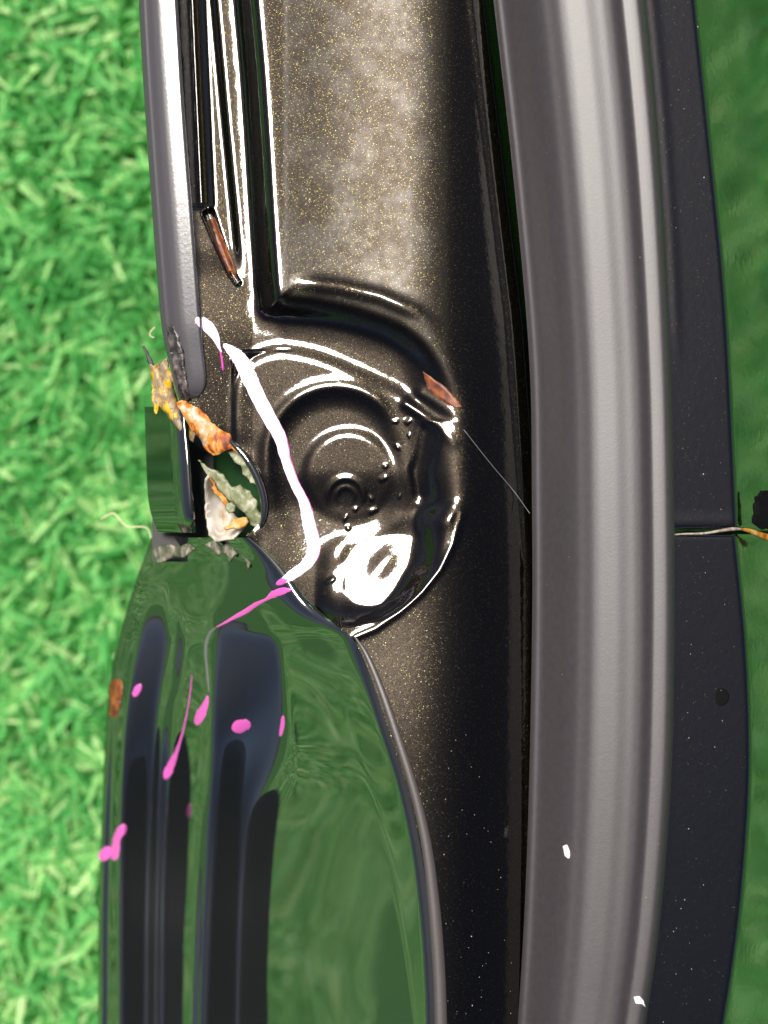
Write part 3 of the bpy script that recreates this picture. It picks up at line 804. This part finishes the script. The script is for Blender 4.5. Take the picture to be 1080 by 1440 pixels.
# rust lying open in the pinched slot and on the lower edge
o = flake('rust_patch', [(296, 308), (301, 305), (312, 332), (326, 366), (333, 392), (322, 380), (308, 348)], lambda x, y: float(height(np.array([x]), np.array([y]))[0]) + 0.8, M_RUSTD, 1.2, 0.3, 50, jag=0.8)
o['label'] = 'rusty slot beside the trim'
o = flake('rust_patch', [(594, 522), (606, 530), (628, 546), (650, 572), (640, 574), (620, 562), (600, 546)], lambda x, y: float(height(np.array([x]), np.array([y]))[0]) + 0.7, M_RUSTD, 1.0, 0.2, 51, jag=0.6)
o['label'] = 'brown patch at the end of the pressed bead'
o = flake('rust_patch', [(153, 962), (160, 955), (171, 958), (169, 990), (164, 1010), (152, 1006)], lambda x, y: float(quarter_z(x, y)) + 1.5, M_RUSTD, 1.5, 0.5, 52)
o['label'] = 'orange rust spot on the outer edge of the lower panel'

# marker strokes
marks = [
    (M_PINK_SUN, 'pink marker blob at the trim, coloured pale for sunlight', [(274, 450, 8), (282, 452, 15), (293, 460, 18), (303, 474, 12), (308, 488, 5), (312, 496, 2)], 3),
    (M_PINK_SUN, 'long pink marker line across the inner panel, coloured pale for sunlight', [(314, 484, 6), (324, 492, 14), (338, 506, 22), (350, 530, 24), (364, 560, 22), (380, 590, 21), (394, 616, 19), (402, 648, 14), (414, 680, 14), (427, 706, 15), (435, 740, 20), (441, 770, 20), (432, 792, 17), (410, 809, 15), (394, 819, 8)], 3),
    (M_PURPLE, 'dark purple drip beside the marker line', [(309, 490, 3), (312, 505, 4), (314, 522, 4)], 1.2),
    (M_PINK, 'pink dab where the marker line ends', [(388, 822, 5), (396, 818, 10), (405, 813, 7)], 3.4),
    (M_PINK, 'pink marker tail over the ridge of the lower panel', [(411, 829, 3), (398, 831, 11), (384, 836, 11), (374, 843, 5), (360, 850, 7), (345, 860, 8), (330, 868, 6), (312, 878, 3), (304, 882, 2)], 2),
    (M_SMEAR, 'faint grey end of the marker tail', [(304, 882, 3), (294, 892, 5), (289, 912, 5), (291, 945, 4), (294, 975, 3)], 0.9),
    (M_PINK, 'pink drop hanging at the end of the grey smear', [(292, 978, 4), (289, 990, 9), (283, 1003, 15), (278, 1014, 12), (276, 1020, 5)], 3),
    (M_PINK, 'long thin pink drip ending in a drop', [(270, 948, 1.5), (266, 985, 2), (258, 1025, 3), (250, 1052, 5), (243, 1070, 10), (236, 1086, 13), (232, 1096, 6)], 2.5),
    (M_PINK, 'small pink dab near the outer edge', [(198, 962, 6), (193, 970, 11), (188, 980, 7)], 2.5),
    (M_PINK, 'pink blot in the dark valley of the lower panel', [(326, 1026, 10), (336, 1022, 22), (348, 1018, 16), (352, 1016, 6)], 1.5),
    (M_PINK, 'dim pink speck at the foot of the green wall', [(398, 1006, 5), (397, 1020, 7), (394, 1036, 5)], 1.5),
    (M_PINK, 'pink bent stroke at the outer edge', [(177, 1160, 6), (172, 1166, 14), (164, 1180, 12), (162, 1198, 13), (160, 1210, 9)], 3.5),
    (M_PINK, 'round pink drop at the outer edge', [(156, 1192, 8), (150, 1198, 17), (145, 1205, 15), (141, 1210, 6)], 3.5),
]
marks += [(M_PURPLE, 'thin purple fringe of the long marker line', [(a + 3.5, b + 1, c + 1) for a, b, c in marks[1][2][2:13]], 0.3), (M_PURPLE, 'thin purple fringe of the marker blob', [(a + 1, b + 4, c - 1) for a, b, c in marks[0][2][1:]], 0.3)]
for i, (m_, lab, pts, h) in enumerate(marks):
    o = stroke('paint_mark', pts, m_, h * 0.6, seed=i)
    o['label'] = lab

# seam right of the seal
zs = -13
o = tube('seam_sealant', [(936, 753, zs), (960, 751, zs + 1), (990, 750, zs + 1), (1015, 746, zs + 2), (1030, 744, zs + 3), (1042, 744, zs - 4)], [1.2, 1.4, 1.7, 2.2, 2.6, 1.5], M_CRUST)
o['label'] = 'cracked whitish sealant line in the panel seam'
o = tube('rust_streak', [(1040, 744, -17), (1052, 746, -34), (1066, 751, -52), (1084, 757, -76), (1110, 760, -110)], [1.5, 3, 4, 5, 5], M_BURNT)
o['label'] = 'orange rust at the outer end of the panel seam'
o = flake('seam_plug', [(1060, 735), (1064, 700), (1072, 690), (1096, 690), (1100, 720), (1098, 744), (1070, 744)], lambda x, y: -20 - 1.2 * (x - 1040) + 7, M_PLUG, 4, 2.0, 71)
o['label'] = 'dark plug above the outer end of the seam'
dz = lambda x: -8 - 0.10 * (x - 922) - 2.4
o = tube('drain_plug', [(1012, 980, dz(1012) - 3), (1012, 980, dz(1012)), (1012, 980, dz(1012) + 2.2), (1012, 980, dz(1012) + 2.8)], [14, 14, 12.5, 8], M_PLUG, nseg=24, sub=3)
o['label'] = 'small round black plug in the dark ledge'

# ------------------------------------------------------------------ loose bits
def loose(name, label, cat, poly, zf, mat, seed, thick=4, rough=1.0):
    o = flake(name, poly, zf, mat, thick, rough, seed, parent=None, jag=1.0, cuts=2)
    return tag(o, label, cat)
loose('paint_chip', 'tiny white chip stuck on the green tinted left flank of the rubber strip', 'chip', [(791, 1190), (796, 1188), (800, 1197), (799, 1207), (794, 1204)], lambda x, y: seal_z(x, y) + 3, M_WHITE, 81)
loose('paint_chip', 'white angular chip near the right edge of the rubber strip at the bottom', 'chip', [(891, 1402), (899, 1401), (905, 1407), (909, 1417), (903, 1412), (894, 1411)], lambda x, y: seal_z(x, y) + 3, M_WHITE, 82)
def thread(name, label, pts, rad, mat):
    o = tube(name, pts, [rad] * len(pts), mat, parent=None, nseg=6, sub=6)
    return tag(o, label, 'fibre')
thread('dry_fibre', 'thin pale dry fibre above the grass beside the torn black skin', [(142, 730, -330), (160, 722, -320), (178, 740, -315), (206, 742, -300), (214, 762, -250), (224, 775, -180)], 0.9, M_STRAW)
thread('dry_fibre', 'short curled pale fibre above the grass near the end of the trim strip', [(218, 460, -200), (212, 466, -200), (211, 472, -200), (217, 475, -200)], 0.7, M_STRAW)
thread('dry_fibre', 'hair thin dark fibre lying diagonally from the end of the bead towards the rubber strip', [(652, 604, float(height(np.array([652.]), np.array([604.]))[0]) + 2), (690, 652, float(height(np.array([690.]), np.array([652.]))[0]) + 2), (722, 690, float(height(np.array([722.]), np.array([690.]))[0]) + 3), (745, 722, -20)], 0.55, M_SMEAR)

def dust(name, pts, mat):
    V = []; Fc = []
    r = random.Random(5)
    for x, y, z, q in pts:
        k = len(V); n = r.randint(4, 6)
        for a in range(n):
            t = 2 * math.pi * a / n
            rr = q * r.uniform(0.5, 1.2)
            V.append(world(x + rr * math.cos(t), y + rr * math.sin(t) * 1.3, z + 0.2))
        V.append(world(x, y, z + q * 0.8))
        for a in range(n):
            Fc.append((k + a, k + (a + 1) % n, k + n))
    me = raw_mesh(name, V, Fc, False)
    o = part(link(name, me, mat))
    o['kind'] = 'stuff'
    return o
r_ = random.Random(9)
pts = []
for _ in range(70):
    y = r_.uniform(0, 1440); x = r_.uniform(0, 1)
    e0 = float(np.interp(y, [a for a, b in SEAL_R], [b for a, b in SEAL_R])) + 16
    xx_ = e0 + x * 70
    if y > 900 or r_.random() < 0.35:
        pts.append((xx_, y, -8 - 0.10 * (xx_ - e0 + 42) + 0.3, r_.uniform(0.35, 1.1)))
for _ in range(40):
    y = r_.uniform(0, 1440)
    a_ = float(np.interp(y, [a for a, b in SEAL_L], [b for a, b in SEAL_L])); b_ = float(np.interp(y, [a for a, b in SEAL_R], [b for a, b in SEAL_R]))
    x = a_ + (b_ - a_) * r_.uniform(0.1, 0.95)
    pts.append((x, y, seal_z(x, y) + 0.1, r_.uniform(0.3, 0.7)))
for _ in range(60):
    y = r_.uniform(880, 1440); x = float(ridge_x(y)) + r_.uniform(12, 110)
    pts.append((x, y, float(height(np.array([x]), np.array([y]))[0]), r_.uniform(0.4, 0.9)))
dust('dust_specks', pts, M_CRUST)
hem = catmull([(500, 897), (516, 922), (538, 975), (562, 1046), (584, 1118), (600, 1190), (610, 1270), (617, 1360), (620, 1440), (623, 1600)], 3)
hz = np.convolve(np.pad(height(hem[:, 0] + 3, hem[:, 1]), 2, mode='edge'), np.ones(5) / 5, mode='valid')
hr = np.interp(hem[:, 1], [897, 930, 1000, 1150, 1300, 1600], [1.5, 4, 5.5, 7, 9, 9])
M_HEM = plain('satin_hem', (0.045, 0.038, 0.036), rough=0.42, ior=1.6, bump=0.05, bscale=1500)
o = tube('hem_flange', [(a, b, c + 0.5) for (a, b), c in zip(hem, hz)], list(hr), M_HEM, flat=0.55, nseg=18, sub=4)
o['label'] = 'pale rounded hem along the ridge of the lower panel'
